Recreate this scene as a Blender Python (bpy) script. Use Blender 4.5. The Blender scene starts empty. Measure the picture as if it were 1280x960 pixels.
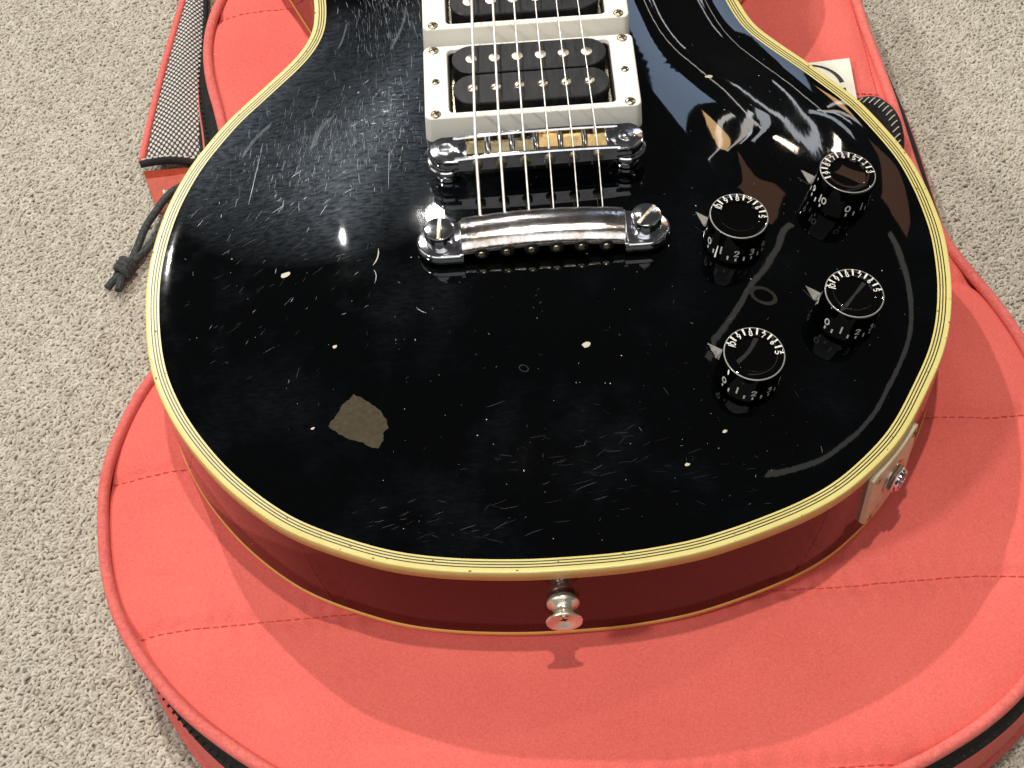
import bpy, math, random
import numpy as np
from mathutils import Vector, Matrix
random.seed(7); rng = np.random.default_rng(11)
MM = 0.001
PI = math.pi
scene = bpy.context.scene
col = scene.collection

# ------------------------------------------------------------------ camera
cam_d = bpy.data.cameras.new('camera'); cam = bpy.data.objects.new('camera', cam_d); col.objects.link(cam)
cam_d.sensor_width = 36.0; cam_d.lens = 1975.2/1280*36.0; cam_d.clip_start = 0.01; cam_d.clip_end = 100
R = Matrix(((0.997698887, 0.067636171, 0.004720033), (-0.052147006, 0.809982671, -0.584130776), (-0.043331514, 0.582540489, 0.811645833)))
M4 = R.to_4x4(); M4.translation = Vector((-13.561, -275.602, 499.701))*MM
cam.matrix_world = M4
scene.camera = cam

# ------------------------------------------------------------------ world, lamps, exposure
w = bpy.data.worlds.new('World'); scene.world = w; w.use_nodes = True
wn = w.node_tree; wn.nodes['Background'].inputs[0].default_value = (1.0, 0.97, 0.93, 1); wn.nodes['Background'].inputs[1].default_value = 0.05
scene.view_settings.view_transform = 'Standard'; scene.view_settings.look = 'None'
scene.view_settings.exposure = 0.0; scene.view_settings.gamma = 1.0

def lamp(name, pos, size, power, colr, target=(0, 120, 0), sy=None):
    d = bpy.data.lights.new(name, 'AREA'); d.shape = 'DISK' if sy is None else 'RECTANGLE'
    d.size = size
    if sy: d.size_y = sy
    d.energy = power; d.color = colr
    o = bpy.data.objects.new(name, d); col.objects.link(o)
    p = Vector(pos)*MM; o.location = p
    o.rotation_euler = (Vector(target)*MM - p).to_track_quat('-Z', 'Y').to_euler()
    return o
WARM = (1.0, 0.93, 0.82); NEUT = (1.0, 0.97, 0.93); COOL = (0.82, 0.9, 1.0)
lamp('ceiling_spot', (-1080, 2340, 2400), .045, 66, NEUT)
lamp('ceiling_spot', (-190, 2330, 2420), .040, 4, NEUT)
lamp('ceiling_spot', (30, 260, 2400), .050, 27, WARM)
lamp('ceiling_spot', (2300, 1750, 2300), .080, 13, WARM)
lamp('ceiling_spot', (-2000, -700, 2300), .26, 36, NEUT)
lamp('fill_panel', (-300, -1600, 2200), 2.6, 24, NEUT, sy=2.2)  # large unseen panel added as soft fill from the front
lamp('fill_panel', (-2000, 100, 1400), 1.5, 5, NEUT, sy=1.4)  # unseen side panel added to brighten the left
def strip_lamp(name, pos, length, width, power, colr, deg):
    o = lamp(name, pos, length, power, colr, sy=width); o.rotation_euler = (0, 0, math.radians(deg)); return o
strip_lamp('blue_streak_strip', (920, 2680, 1800), 1.3, .15, 2.0, (.55, .72, 1.0), 53)  # added strip, placed and shaped for the blue streak on the lacquer
strip_lamp('streak_strip', (1080, 2560, 1800), 1.3, .018, .5, (1, .93, .88), 55)  # added strips, shaped to lay thin streaks on the lacquer
strip_lamp('streak_strip', (1330, 2800, 1800), 1.3, .030, .7, (1, .93, .84), 58)
strip_lamp('streak_strip', (1500, 3050, 1800), 1.2, .018, .5, (.92, .94, 1), 62)
strip_lamp('streak_strip', (1680, 3250, 1800), 1.3, .045, .8, (.90, .94, 1), 66)
strip_lamp('streak_strip', (2020, 3850, 1800), 1.9, .035, 1.1, (.92, .94, 1), 81)
strip_lamp('streak_strip', (1780, 3950, 1800), 1.7, .018, .6, (1, .92, .82), 80)
lamp('reflection_lamp', (1000, 2440, 1800), .11, .6, (1, .62, .28), sy=.20)  # small lamps added for the warm spots mirrored in the lacquer
lamp('reflection_lamp', (1760, 2960, 1800), .10, .7, (1, .80, .60), sy=.06)
lamp('reflection_panel', (1180, 2040, 1800), .34, .26, (1, .50, .32), sy=.26)  # dim panel added for a brown reflection in the lacquer
strip_lamp('streak_strip', (-1620, 3650, 1800), .9, .06, .28, (.9, .94, 1), 101)  # another added strip, for the long highlight on the bass side
tb = lamp('ceiling_tube', (1255, 1640, 2400), 2.0, .26, (1, .93, .84), sy=.05)
tb.rotation_euler = (0, 0, math.radians(55.4))

# ------------------------------------------------------------------ mesh helpers (all sizes in millimetres)
def obj(name, V, F, mat, parent=None, smooth=True, kind=None, label=None):
    me = bpy.data.meshes.new(name)
    V = np.asarray(V, dtype=np.float64)*MM
    me.from_pydata(V.tolist() if len(V) < 1 else V, [], F) if not isinstance(F, np.ndarray) else fast(me, V, F)
    me.validate(clean_customdata=False) if len(V) < 3000 else None
    if smooth is True:
        me.shade_smooth()
    elif smooth:
        me.shade_smooth()
        me.set_sharp_from_angle(angle=math.radians(smooth))
    if mat: me.materials.append(mat)
    o = bpy.data.objects.new(name, me); col.objects.link(o)
    if parent: o.parent = parent
    if kind: o['kind'] = kind
    if label: o['label'] = label
    me.update()
    return o
def fast(me, V, F):
    n = F.shape[1]
    me.vertices.add(len(V)); me.vertices.foreach_set('co', V.astype(np.float32).ravel())
    me.loops.add(F.size); me.loops.foreach_set('vertex_index', F.astype(np.int32).ravel())
    me.polygons.add(len(F)); me.polygons.foreach_set('loop_start', np.arange(0, F.size, n, dtype=np.int32))
    me.update(calc_edges=True)
def empty(name, label, cat, loc=(0, 0, 0)):
    o = bpy.data.objects.new(name, None); col.objects.link(o); o.empty_display_size = .02
    o['label'] = label; o['category'] = cat
    return o
class MB:
    def __init__(s): s.V = []; s.F = []
    def add(s, V, F, M=None):
        n = len(s.V)
        if M is not None: V = [tuple(M @ Vector(v)) for v in V]
        s.V += [tuple(v) for v in V]; s.F += [tuple(i+n for i in f) for f in F]; return s
    def build(s, name, mat, parent=None, smooth=35, **k): return obj(name, s.V, s.F, mat, parent, smooth, **k)
def loft(loops, cap0=True, cap1=True, closed=True):
    n = len(loops[0]); V = [p for l in loops for p in l]; F = []
    for k in range(len(loops)-1):
        for i in range(n if closed else n-1):
            j = (i+1) % n
            F.append((k*n+i, k*n+j, (k+1)*n+j, (k+1)*n+i))
    if cap0: F.append(tuple(range(n))[::-1])
    if cap1: F.append(tuple((len(loops)-1)*n+i for i in range(n)))
    return V, F
def circ(r, z, n=32, cx=0, cy=0): return [(cx+r*math.cos(2*PI*i/n), cy+r*math.sin(2*PI*i/n), z) for i in range(n)]
def lathe(prof, n=32, **k): return loft([circ(max(r, .01), z, n) for r, z in prof], **k)
def rrect(w, h, r, z, n=5, cx=0, cy=0):
    P = []
    for (sx, sy, a0) in ((1, 1, 0), (-1, 1, 90), (-1, -1, 180), (1, -1, 270)):
        for i in range(n+1):
            a = math.radians(a0+90*i/n)
            P.append((cx+sx*(w/2-r)+r*math.cos(a), cy+sy*(h/2-r)+r*math.sin(a), z))
    return P
def rbox(w, h, z0, z1, r=.6, b=.3, cx=0, cy=0):
    return loft([rrect(w, h, r, z0, cx=cx, cy=cy), rrect(w, h, r, z1-b, cx=cx, cy=cy), rrect(w-2*b*.6, h-2*b*.6, r, z1-b*.35, cx=cx, cy=cy), rrect(w-2*b, h-2*b, r, z1, cx=cx, cy=cy)])
def tube(path, r, n=8, closed=False, cap=True):
    P = [Vector(p) for p in path]; m = len(P); loops = []
    up = Vector((0, 0, 1)); prev = None
    for i in range(m):
        a = P[(i-1) % m] if (closed or i > 0) else P[i]; b = P[(i+1) % m] if (closed or i < m-1) else P[i]
        t = (b-a).normalized()
        if prev is None:
            s = t.cross(up)
            if s.length < .05: s = t.cross(Vector((1, 0, 0)))
        else:
            s = prev - t*prev.dot(t)
        s.normalize(); prev = s; q = s.cross(t)
        rr = r[i] if hasattr(r, '__len__') else r
        loops.append([tuple(P[i]+s*rr*math.cos(2*PI*k/n)+q*rr*math.sin(2*PI*k/n)) for k in range(n)])
    if closed:
        V, F = loft(loops, False, False); N = len(loops)
        for k in range(n):
            j = (k+1) % n; F.append(((N-1)*n+k, (N-1)*n+j, j, k))
        return V, F
    return loft(loops, cap, cap)
def smoothpath(P, n=8):
    P = [Vector(p) for p in P]; out = []
    for i in range(len(P)-1):
        a = P[max(i-1, 0)]; b = P[i]; c = P[i+1]; d = P[min(i+2, len(P)-1)]
        for k in range(n):
            t = k/n
            out.append(.5*((2*b)+(c-a)*t+(2*a-5*b+4*c-d)*t*t+(3*b-a-3*c+d)*t**3))
    out.append(P[-1]); return out
def frame(origin, z, x=(1, 0, 0)):
    z = Vector(z).normalized(); x = Vector(x); x = (x-z*x.dot(z)).normalized(); y = z.cross(x)
    m = Matrix((x, y, z)).transposed().to_4x4(); m.translation = Vector(origin); return m
def T(x, y, z): return Matrix.Translation((x, y, z))
def ring_outline(pts, N, sigma):
    P = np.array(pts, float); n = len(P)
    # periodic catmull-rom, then uniform resample, then gaussian smoothing
    C = []
    for i in range(n):
        a, b, c, d = P[i-1], P[i], P[(i+1) % n], P[(i+2) % n]
        for t in np.arange(0, 1, .05):
            C.append(.5*((2*b)+(c-a)*t+(2*a-5*b+4*c-d)*t*t+(3*b-a-3*c+d)*t**3))
    C = np.array(C)
    for rep in range(2):
        Q = np.vstack([C, C[:1]]); s = np.r_[0, np.cumsum(np.hypot(*np.diff(Q, axis=0).T))]
        u = np.linspace(0, s[-1], N, endpoint=False)
        C = np.stack([np.interp(u, s, Q[:, 0]), np.interp(u, s, Q[:, 1])], 1)
        if rep == 0 and sigma > 0:
            k = np.fft.fftfreq(N, d=s[-1]/N)
            g = np.exp(-2*(np.pi*k*sigma)**2)
            g = g*(2-g)
            C = np.stack([np.fft.ifft(np.fft.fft(C[:, j])*g).real for j in (0, 1)], 1)
    return C
def normals2(C):
    t = np.roll(C, -1, 0)-np.roll(C, 1, 0); t /= np.hypot(*t.T)[:, None]
    return np.stack([t[:, 1], -t[:, 0]], 1)      # outward for counter-clockwise outlines
def dist_to(C, X):
    A = C; B = np.roll(C, -1, 0); D = B-A; L2 = (D*D).sum(1); out = np.empty(len(X))
    for s in range(0, len(X), 4000):
        x = X[s:s+4000]
        V0 = x[:, None, :]-A[None]
        t = np.clip((V0*D).sum(2)/L2, 0, 1)
        q = V0-t[..., None]*D
        out[s:s+4000] = np.sqrt((q*q).sum(2).min(1))
    return out
def strip(rings, closed=True):
    """rings: list of (N,3) arrays -> quads joining them"""
    N = len(rings[0]); V = np.vstack(rings); i = np.arange(N); j = (i+1) % N; F = []
    for k in range(len(rings)-1):
        F.append(np.stack([k*N+i, k*N+j, (k+1)*N+j, (k+1)*N+i], 1))
    return V, np.vstack(F)
def at_z(C, z): return np.column_stack([C, np.full(len(C), float(z))])

# ------------------------------------------------------------------ materials
def mat(name, base=(.5, .5, .5), rough=.5, metal=0.0, spec=.5, coat=0.0, coat_rough=.03, sheen=0, **k):
    m = bpy.data.materials.new(name); m.use_nodes = True; b = m.node_tree.nodes['Principled BSDF']
    b.inputs['Base Color'].default_value = (*base, 1); b.inputs['Roughness'].default_value = rough
    b.inputs['Metallic'].default_value = metal; b.inputs['Specular IOR Level'].default_value = spec
    b.inputs['Coat Weight'].default_value = coat; b.inputs['Coat Roughness'].default_value = coat_rough
    b.inputs['Sheen Weight'].default_value = sheen
    return m
def N(m, t, **k):
    n = m.node_tree.nodes.new(t)
    for a, v in k.items():
        if a in n.inputs: n.inputs[a].default_value = v
        else: setattr(n, a, v)
    return n
def L(m, a, b): m.node_tree.links.new(a, b)
def P(m): return m.node_tree.nodes['Principled BSDF']
def coords(m, scale=(1, 1, 1), rot=(0, 0, 0)):
    tc = N(m, 'ShaderNodeTexCoord'); mp = N(m, 'ShaderNodeMapping'); mp.inputs['Scale'].default_value = scale; mp.inputs['Rotation'].default_value = rot
    L(m, tc.outputs['Object'], mp.inputs[0]); return mp.outputs[0]
def noise(m, vec, scale, detail=3, rough=.5):
    n = N(m, 'ShaderNodeTexNoise'); n.inputs['Scale'].default_value = scale; n.inputs['Detail'].default_value = detail; n.inputs['Roughness'].default_value = rough
    L(m, vec, n.inputs['Vector']); return n.outputs['Fac']
def ramp(m, fac, stops):
    r = N(m, 'ShaderNodeValToRGB'); e = r.color_ramp.elements
    while len(e) < len(stops): e.new(.5)
    for x, (p, c) in zip(e, stops): x.position = p; x.color = (*c, 1) if len(c) == 3 else c
    L(m, fac, r.inputs[0]); return r.outputs[0]
def maprange(m, fac, a, b, c, d):
    r = N(m, 'ShaderNodeMapRange'); r.inputs[1].default_value = a; r.inputs[2].default_value = b; r.inputs[3].default_value = c; r.inputs[4].default_value = d
    L(m, fac, r.inputs[0]); return r.outputs[0]
def math_(m, op, a, b):
    n = N(m, 'ShaderNodeMath'); n.operation = op
    for i, x in enumerate((a, b)):
        if isinstance(x, (int, float)): n.inputs[i].default_value = x
        else: L(m, x, n.inputs[i])
    return n.outputs[0]
def bump(m, h, strength, dist):
    b = N(m, 'ShaderNodeBump'); b.inputs['Strength'].default_value = strength; b.inputs['Distance'].default_value = dist
    L(m, h, b.inputs['Height']); L(m, b.outputs[0], P(m).inputs['Normal'])
def tint(m, fac, c0, c1, p0=.3, p1=.7): L(m, ramp(m, fac, [(p0, c0), (p1, c1)]), P(m).inputs['Base Color'])

# black lacquer: mirror coat over a faint cloudy haze
LACQ = mat('black_lacquer', (.001, .0014, .002), .42, spec=.03, coat=1.0, coat_rough=.02)
v = coords(LACQ); n1 = noise(LACQ, v, 22, 5, .6); n2 = noise(LACQ, coords(LACQ, (1, 3, 1), (0, 0, .5)), 260, 4, .6)
tcw = N(LACQ, 'ShaderNodeTexCoord'); vd = N(LACQ, 'ShaderNodeVectorMath'); vd.operation = 'DISTANCE'; L(LACQ, tcw.outputs['Object'], vd.inputs[0]); vd.inputs[1].default_value = (-.085, .225, .008)
rub = maprange(LACQ, vd.outputs['Value'], .085, .02, 0, 1)
haze = math_(LACQ, 'MULTIPLY', math_(LACQ, 'ADD', math_(LACQ, 'MULTIPLY', maprange(LACQ, n1, .50, .78, 0, 1), .16), math_(LACQ, 'MULTIPLY', rub, 1.6)), maprange(LACQ, n2, .35, .7, .2, 1))
L(LACQ, maprange(LACQ, haze, 0, 1, .0, .30), P(LACQ).inputs['Specular IOR Level'])
L(LACQ, ramp(LACQ, haze, [(0, (.0004, .0006, .0009)), (1, (.0040, .0068, .0095))]), P(LACQ).inputs['Base Color'])
L(LACQ, maprange(LACQ, noise(LACQ, v, 60, 5, .7), .3, .75, .012, .04), P(LACQ).inputs['Coat Roughness'])
P(LACQ).inputs['Specular Tint'].default_value = (.62, .80, 1.0, 1)
nb = N(LACQ, 'ShaderNodeBump'); nb.inputs['Strength'].default_value = .05; nb.inputs['Distance'].default_value = .0003
L(LACQ, noise(LACQ, coords(LACQ, (3.0, 1, 1), (0, 0, .12)), 38, 3, .5), nb.inputs['Height']); L(LACQ, nb.outputs[0], P(LACQ).inputs['Coat Normal'])
LACQ_SIDE = mat('red_tinted_lacquer_side', (.050, .0006, .0004), .3, spec=.0, coat=1.0, coat_rough=.03)  # red base paints the bag's reflection into the black side
P(LACQ_SIDE).inputs['Coat IOR'].default_value = 1.38
L(LACQ_SIDE, maprange(LACQ_SIDE, noise(LACQ_SIDE, coords(LACQ_SIDE), 70, 4, .6), .35, .75, .02, .09), P(LACQ_SIDE).inputs['Coat Roughness'])
def aged(name, c0, c1, rough=.35):
    m = mat(name, c0, rough, spec=.4, coat=.08, coat_rough=.2)
    f = math_(m, 'ADD', math_(m, 'MULTIPLY', noise(m, coords(m), 14, 4, .6), .6), math_(m, 'MULTIPLY', noise(m, coords(m), 160, 4, .7), .4))
    tint(m, f, c0, c1, .32, .68); return m
BIND = aged('aged_cream_binding', (.56, .47, .14), (.68, .60, .23))
BIND2 = aged('bounce_orange_binding', (.74, .36, .07), (.86, .48, .13))  # cream binding with orange bounce light painted into its colour
PURF = mat('black_purfling', (.012, .010, .007), .4)
RING = aged('cream_white_plastic', (.83, .80, .71), (.86, .84, .77), .42); P(RING).inputs['Coat Weight'].default_value = .1
BOB = mat('black_bobbin_plastic', (.012, .012, .012), .36, spec=.4)
L(BOB, maprange(BOB, noise(BOB, coords(BOB, (4, .7, 1)), 420, 4, .7), .3, .75, .26, .5), P(BOB).inputs['Roughness'])
L(BOB, ramp(BOB, noise(BOB, coords(BOB, (3, .5, 1)), 180, 4, .7), [(.4, (.008, .008, .009)), (.75, (.028, .029, .031))]), P(BOB).inputs['Base Color'])
DARK = mat('recess_shade', (.006, .006, .006), .6)  # near black that paints the shade inside recesses and slots
def metal(name, c, rough, b=.12, sc=900, c2=None):
    m = mat(name, c, rough, 1.0)
    nf = noise(m, coords(m), sc, 4, .65)
    L(m, maprange(m, noise(m, coords(m), sc*.25, 4, .7), .3, .75, rough*.55, rough*1.8), P(m).inputs['Roughness'])
    if c2: tint(m, noise(m, coords(m), sc*.16, 4, .7), c, c2, .42, .66)
    bump(m, nf, b, .0001); return m
CHROME = metal('worn_chrome', (.80, .82, .88), .09, .16, 1100, (.62, .62, .62))
PITTED = metal('pitted_chrome', (.82, .80, .82), .10, 1.0, 700, (.55, .48, .40))
STEEL = metal('string_steel', (.95, .93, .88), .38, .05); P(STEEL).inputs['Metallic'].default_value = .6
NICKEL = metal('aged_nickel', (.78, .70, .54), .22, .3, 900, (.55, .46, .30))
POLE = metal('pole_nickel', (.90, .80, .66), .34, .2, 900, (.72, .60, .45))
BRASS = metal('brass_saddle', (.72, .50, .22), .33, .5, 900, (.42, .30, .16))
OLIVE = metal('olive_saddle', (.34, .29, .17), .3, .5, 900, (.16, .13, .07))  # darker olive for the three bass-side saddles
SCREWM = metal('dull_screw', (.62, .55, .40), .34, .4, 1300, (.30, .24, .16))
JACKM = metal('satin_cream_plate', (.74, .65, .46), .42, .2, 400, (.62, .53, .36)); P(JACKM).inputs['Metallic'].default_value = .12
KNOB = mat('black_knob_acrylic', (.001, .001, .001), .3, spec=.0, coat=1, coat_rough=.015)
WHITE = mat('white_print', (.80, .79, .73), .5)
tint(WHITE, noise(WHITE, coords(WHITE), 1500, 2), (.55, .54, .48), (.85, .84, .80), .35, .6)
POINT = metal('pointer_metal', (.42, .42, .40), .4, .3)
def cloth(name, c0, c1, sc=1500, b=.35, rough=.85, ang=.7):
    m = mat(name, c0, rough, spec=.2, sheen=.12)
    P(m).inputs['Sheen Roughness'].default_value = .5
    if max(c0) < .2: P(m).inputs['Sheen Weight'].default_value = 0
    P(m).inputs['Sheen Tint'].default_value = (1, .75, .7, 1)
    a = noise(m, coords(m, (1, .28, 1), (0, 0, ang)), sc, 2, .6); c = noise(m, coords(m, (.35, 1, 1), (0, 0, ang+.35)), sc*.8, 2, .6)
    f = math_(m, 'ADD', math_(m, 'MULTIPLY', a, .5), math_(m, 'MULTIPLY', c, .5))
    big = noise(m, coords(m), 9, 4, .6)
    g = math_(m, 'ADD', math_(m, 'MULTIPLY', f, .72), math_(m, 'MULTIPLY', big, .28))
    tint(m, g, c0, c1, .36, .64); bump(m, f, b, .0004); return m
CLOTH = cloth('coral_red_canvas', (.62, .098, .078), (.80, .168, .140), 2600, .45)
PIPE = cloth('coral_red_piping', (.56, .100, .084), (.76, .185, .160), 1100, .5)
STITCH = mat('red_thread', (.52, .072, .056), .8)
LEATHER = cloth('red_leather_tab', (.36, .045, .022), (.48, .075, .04), 500, .2, .5)
BLACKC = cloth('black_webbing', (.007, .007, .007), (.028, .028, .028), 900, .8, .8)
TAPE = cloth('grey_zip_tape', (.055, .055, .058), (.13, .13, .135), 1300, .4, .8)
WTHREAD = mat('pale_thread', (.62, .60, .52), .8)
CORD = cloth('dark_cord', (.015, .016, .016), (.09, .10, .10), 1200, .9, .7)
CARD = mat('cream_card', (.78, .76, .64), .6); tint(CARD, noise(CARD, coords(CARD), 120, 4), (.70, .68, .56), (.80, .78, .68))
INK = mat('black_ink', (.02, .02, .02), .5)
MESHW = mat('woven_mesh', (.02, .02, .02), .6)
# ------------------------------------------------------------------ outlines (mm; z = 0 is the guitar's rim, y runs up the neck)
GP = [(0, 0), (22, .6), (43.5, 3.2), (58, 6.6), (72.7, 11.2), (89.4, 17.6), (105, 26.2), (121.4, 39.9), (132.2, 52.3), (143.8, 70.4), (151.8, 84.6), (157.8, 99.6),
      (162.2, 117), (164.4, 133), (165.2, 147), (164.4, 162), (162.6, 176), (159.2, 191), (152.6, 208), (144.6, 224.8), (136.2, 237.4), (126.1, 251.4), (114.4, 266.4),
      (106, 279), (101.2, 294), (99, 308), (101, 324), (105.5, 337), (110, 346), (115.5, 354), (123, 368), (129, 386), (128, 402), (119, 411), (106, 407), (92, 392), (74, 368), (56, 351), (41, 346),
      (31, 356), (28.5, 380), (28.5, 415), (22, 440), (0, 442), (-30, 441), (-65, 437), (-102, 426), (-128, 408), (-132, 395), (-121.5, 378), (-115, 363.5), (-109, 350), (-102.5, 334), (-99, 317),
      (-98.7, 299), (-101.7, 287), (-107.7, 275.8), (-116.4, 264.4), (-126.2, 252), (-134.7, 241), (-142.6, 228.4), (-150.3, 214.2), (-156, 200), (-160.2, 186), (-163.4, 168), (-164.7, 149), (-163.7, 130),
      (-161.2, 112), (-157.4, 97), (-151.9, 83.5), (-146.4, 73), (-140, 63), (-132.6, 53), (-124, 43.2), (-113, 32.8), (-101, 23.8), (-84.6, 15.3), (-65, 7.6), (-44, 3), (-20, .5)]
NG = 1440
G = ring_outline(GP, NG, 4.5); GN = normals2(G)
def goff(d, z): return at_z(G-GN*d, z)
LAND, RISE = 5.7, 15.0
def carve(d, y):
    wid = 104.0-46.0/(1+np.exp(-(y-205.0)/28.0))
    t = np.clip((d-LAND+.6)/wid, 0, 1); t = t**.92
    return RISE*(3*t*t-2*t**3)
GS = G[::4]
def surf(x, y):
    return float(carve(dist_to(GS, np.array([[x, y]], float)), y)[0])
def surfN(x, y, e=1.5):
    gx = (surf(x+e, y)-surf(x-e, y))/(2*e); gy = (surf(x, y+e)-surf(x, y-e))/(2*e)
    return Vector((-gx, -gy, 1)).normalized()

BP = [(0, -84), (45, -81), (85, -73), (119, -62), (138, -53.5), (153, -45), (168, -33.5), (184, -16), (198, 8), (207, 40), (211, 75), (211, 105), (207.5, 130), (201, 152), (193, 172), (187, 190), (183.5, 212), (181.5, 240),
      (180.5, 275), (179, 300), (177, 330), (176, 357), (174, 400), (162, 450), (135, 500), (100, 560), (78, 640), (72, 760), (40, 800), (0, 808), (-40, 800), (-72, 760), (-78, 640), (-100, 560), (-130, 480), (-148, 420), (-158, 395),
      (-163.5, 375), (-165.2, 356), (-164, 338), (-161, 321), (-156.5, 303), (-152, 280), (-150, 250), (-153, 215), (-161, 180), (-173, 150), (-180, 136), (-185.4, 122.3), (-189.6, 108), (-192, 95),
      (-192.6, 81), (-191.2, 66.5), (-188.8, 50), (-184.4, 33), (-178, 17.5), (-170, 4), (-161.2, -7.8), (-150.6, -20), (-138.6, -31), (-123, -43), (-100, -58), (-72, -71), (-38, -80.5)]
NB = 1200
B = ring_outline(BP, NB, 4.0); BN = normals2(B)

# ------------------------------------------------------------------ the setting: carpet
ZF = -99.0
FLOORM = mat('beige_carpet_backing', (.30, .28, .23), .95)
tint(FLOORM, noise(FLOORM, coords(FLOORM), 420, 3, .7), (.24, .22, .175), (.38, .36, .30)); bump(FLOORM, noise(FLOORM, coords(FLOORM), 420, 3, .7), 1, .002)
g = obj('carpet', [(-3000, -3000, ZF-.75), (3000, -3000, ZF-.75), (3000, 3000, ZF-.75), (-3000, 3000, ZF-.75)], [(0, 1, 2, 3)], FLOORM, smooth=False, kind='structure')
g['label'] = 'beige grey loop pile carpet under the gig bag'
PILE = mat('beige_wool_loops', (.6, .57, .5), .9, spec=.15, sheen=.3)
at = N(PILE, 'ShaderNodeAttribute'); at.attribute_type = 'INSTANCER'; at.attribute_name = 'tone'
fx = math_(PILE, 'ADD', math_(PILE, 'MULTIPLY', at.outputs['Fac'], .75), math_(PILE, 'MULTIPLY', noise(PILE, coords(PILE), 900, 2), .25))
L(PILE, ramp(PILE, fx, [(.05, (.34, .305, .24)), (.45, (.455, .42, .345)), (.95, (.60, .57, .49))]), P(PILE).inputs['Base Color'])
sp = 1.62
gx, gy = np.meshgrid(np.arange(-430, 430, sp), np.arange(-230, 640, sp*.92))
gx[::2] += sp/2
X = np.stack([gx.ravel(), gy.ravel()], 1); X += rng.normal(0, .42, X.shape)
ang = np.mod(np.arctan2(B[:, 1]-150, B[:, 0]), 2*PI); rad = np.hypot(B[:, 0], B[:, 1]-150); o_ = np.argsort(ang)
xa = np.mod(np.arctan2(X[:, 1]-150, X[:, 0]), 2*PI); inside = np.hypot(X[:, 0], X[:, 1]-150) < np.interp(xa, ang[o_], rad[o_], period=2*PI)-22
X = X[~inside]
npt = len(X)
pile = obj('carpet_pile', np.column_stack([X, ZF-.3+rng.normal(0, .22, npt)]), [], PILE, smooth=False, kind='structure')
pile['kind'] = 'stuff'; pile['label'] = 'short beige wool loops of the carpet around the bag'; pile['category'] = 'carpet pile'
a = pile.data.attributes.new('rot', 'FLOAT_VECTOR', 'POINT')
diag = np.where(rng.random(npt) < .55, .55+rng.normal(0, .45, npt), rng.random(npt)*2*PI)
a.data.foreach_set('vector', np.column_stack([rng.normal(0, .35, npt), rng.normal(0, .3, npt), diag]).astype(np.float32).ravel())
a = pile.data.attributes.new('scl', 'FLOAT', 'POINT'); a.data.foreach_set('value', rng.uniform(.8, 1.3, npt).astype(np.float32))
a = pile.data.attributes.new('tone', 'FLOAT', 'POINT')
low = -.06+np.sin(X[:, 0]*.05+1)*np.sin(X[:, 1]*.043)*.07+.05*np.sin(X[:, 0]*.21+X[:, 1]*.13)+.07*np.sin((X[:, 0]*.82-X[:, 1]*.57)*2*PI/5.2)
a.data.foreach_set('value', np.clip(rng.beta(2.6, 2.0, npt)+low, 0, 1).astype(np.float32))
ng = bpy.data.node_groups.new('pile_nodes', 'GeometryNodeTree')
ng.interface.new_socket('Geometry', in_out='INPUT', socket_type='NodeSocketGeometry'); ng.interface.new_socket('Geometry', in_out='OUTPUT', socket_type='NodeSocketGeometry')
gi = ng.nodes.new('NodeGroupInput'); go = ng.nodes.new('NodeGroupOutput')
qb = ng.nodes.new('GeometryNodeCurveQuadraticBezier'); qb.inputs['Resolution'].default_value = 5
qb.inputs['Start'].default_value = (-.0014, 0, -.0010); qb.inputs['Middle'].default_value = (0, 0, .0018); qb.inputs['End'].default_value = (.0014, 0, -.0010)
cc = ng.nodes.new('GeometryNodeCurvePrimitiveCircle'); cc.inputs['Resolution'].default_value = 6; cc.inputs['Radius'].default_value = .00070
cm = ng.nodes.new('GeometryNodeCurveToMesh'); ng.links.new(qb.outputs[0], cm.inputs[0]); ng.links.new(cc.outputs[0], cm.inputs[1])
ss = ng.nodes.new('GeometryNodeSetShadeSmooth'); ng.links.new(cm.outputs[0], ss.inputs[0])
sm = ng.nodes.new('GeometryNodeSetMaterial'); sm.inputs['Material'].default_value = PILE; ng.links.new(ss.outputs[0], sm.inputs[0])
ip = ng.nodes.new('GeometryNodeInstanceOnPoints')
def attr(nm, t):
    n = ng.nodes.new('GeometryNodeInputNamedAttribute'); n.data_type = t; n.inputs['Name'].default_value = nm; return n.outputs['Attribute']
ng.links.new(gi.outputs[0], ip.inputs['Points']); ng.links.new(sm.outputs[0], ip.inputs['Instance'])
er = ng.nodes.new('FunctionNodeEulerToRotation'); ng.links.new(attr('rot', 'FLOAT_VECTOR'), er.inputs[0]); ng.links.new(er.outputs[0], ip.inputs['Rotation'])
ng.links.new(attr('scl', 'FLOAT'), ip.inputs['Scale']); ng.links.new(ip.outputs[0], go.inputs[0])
md = pile.modifiers.new('pile', 'NODES'); md.node_group = ng

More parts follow.
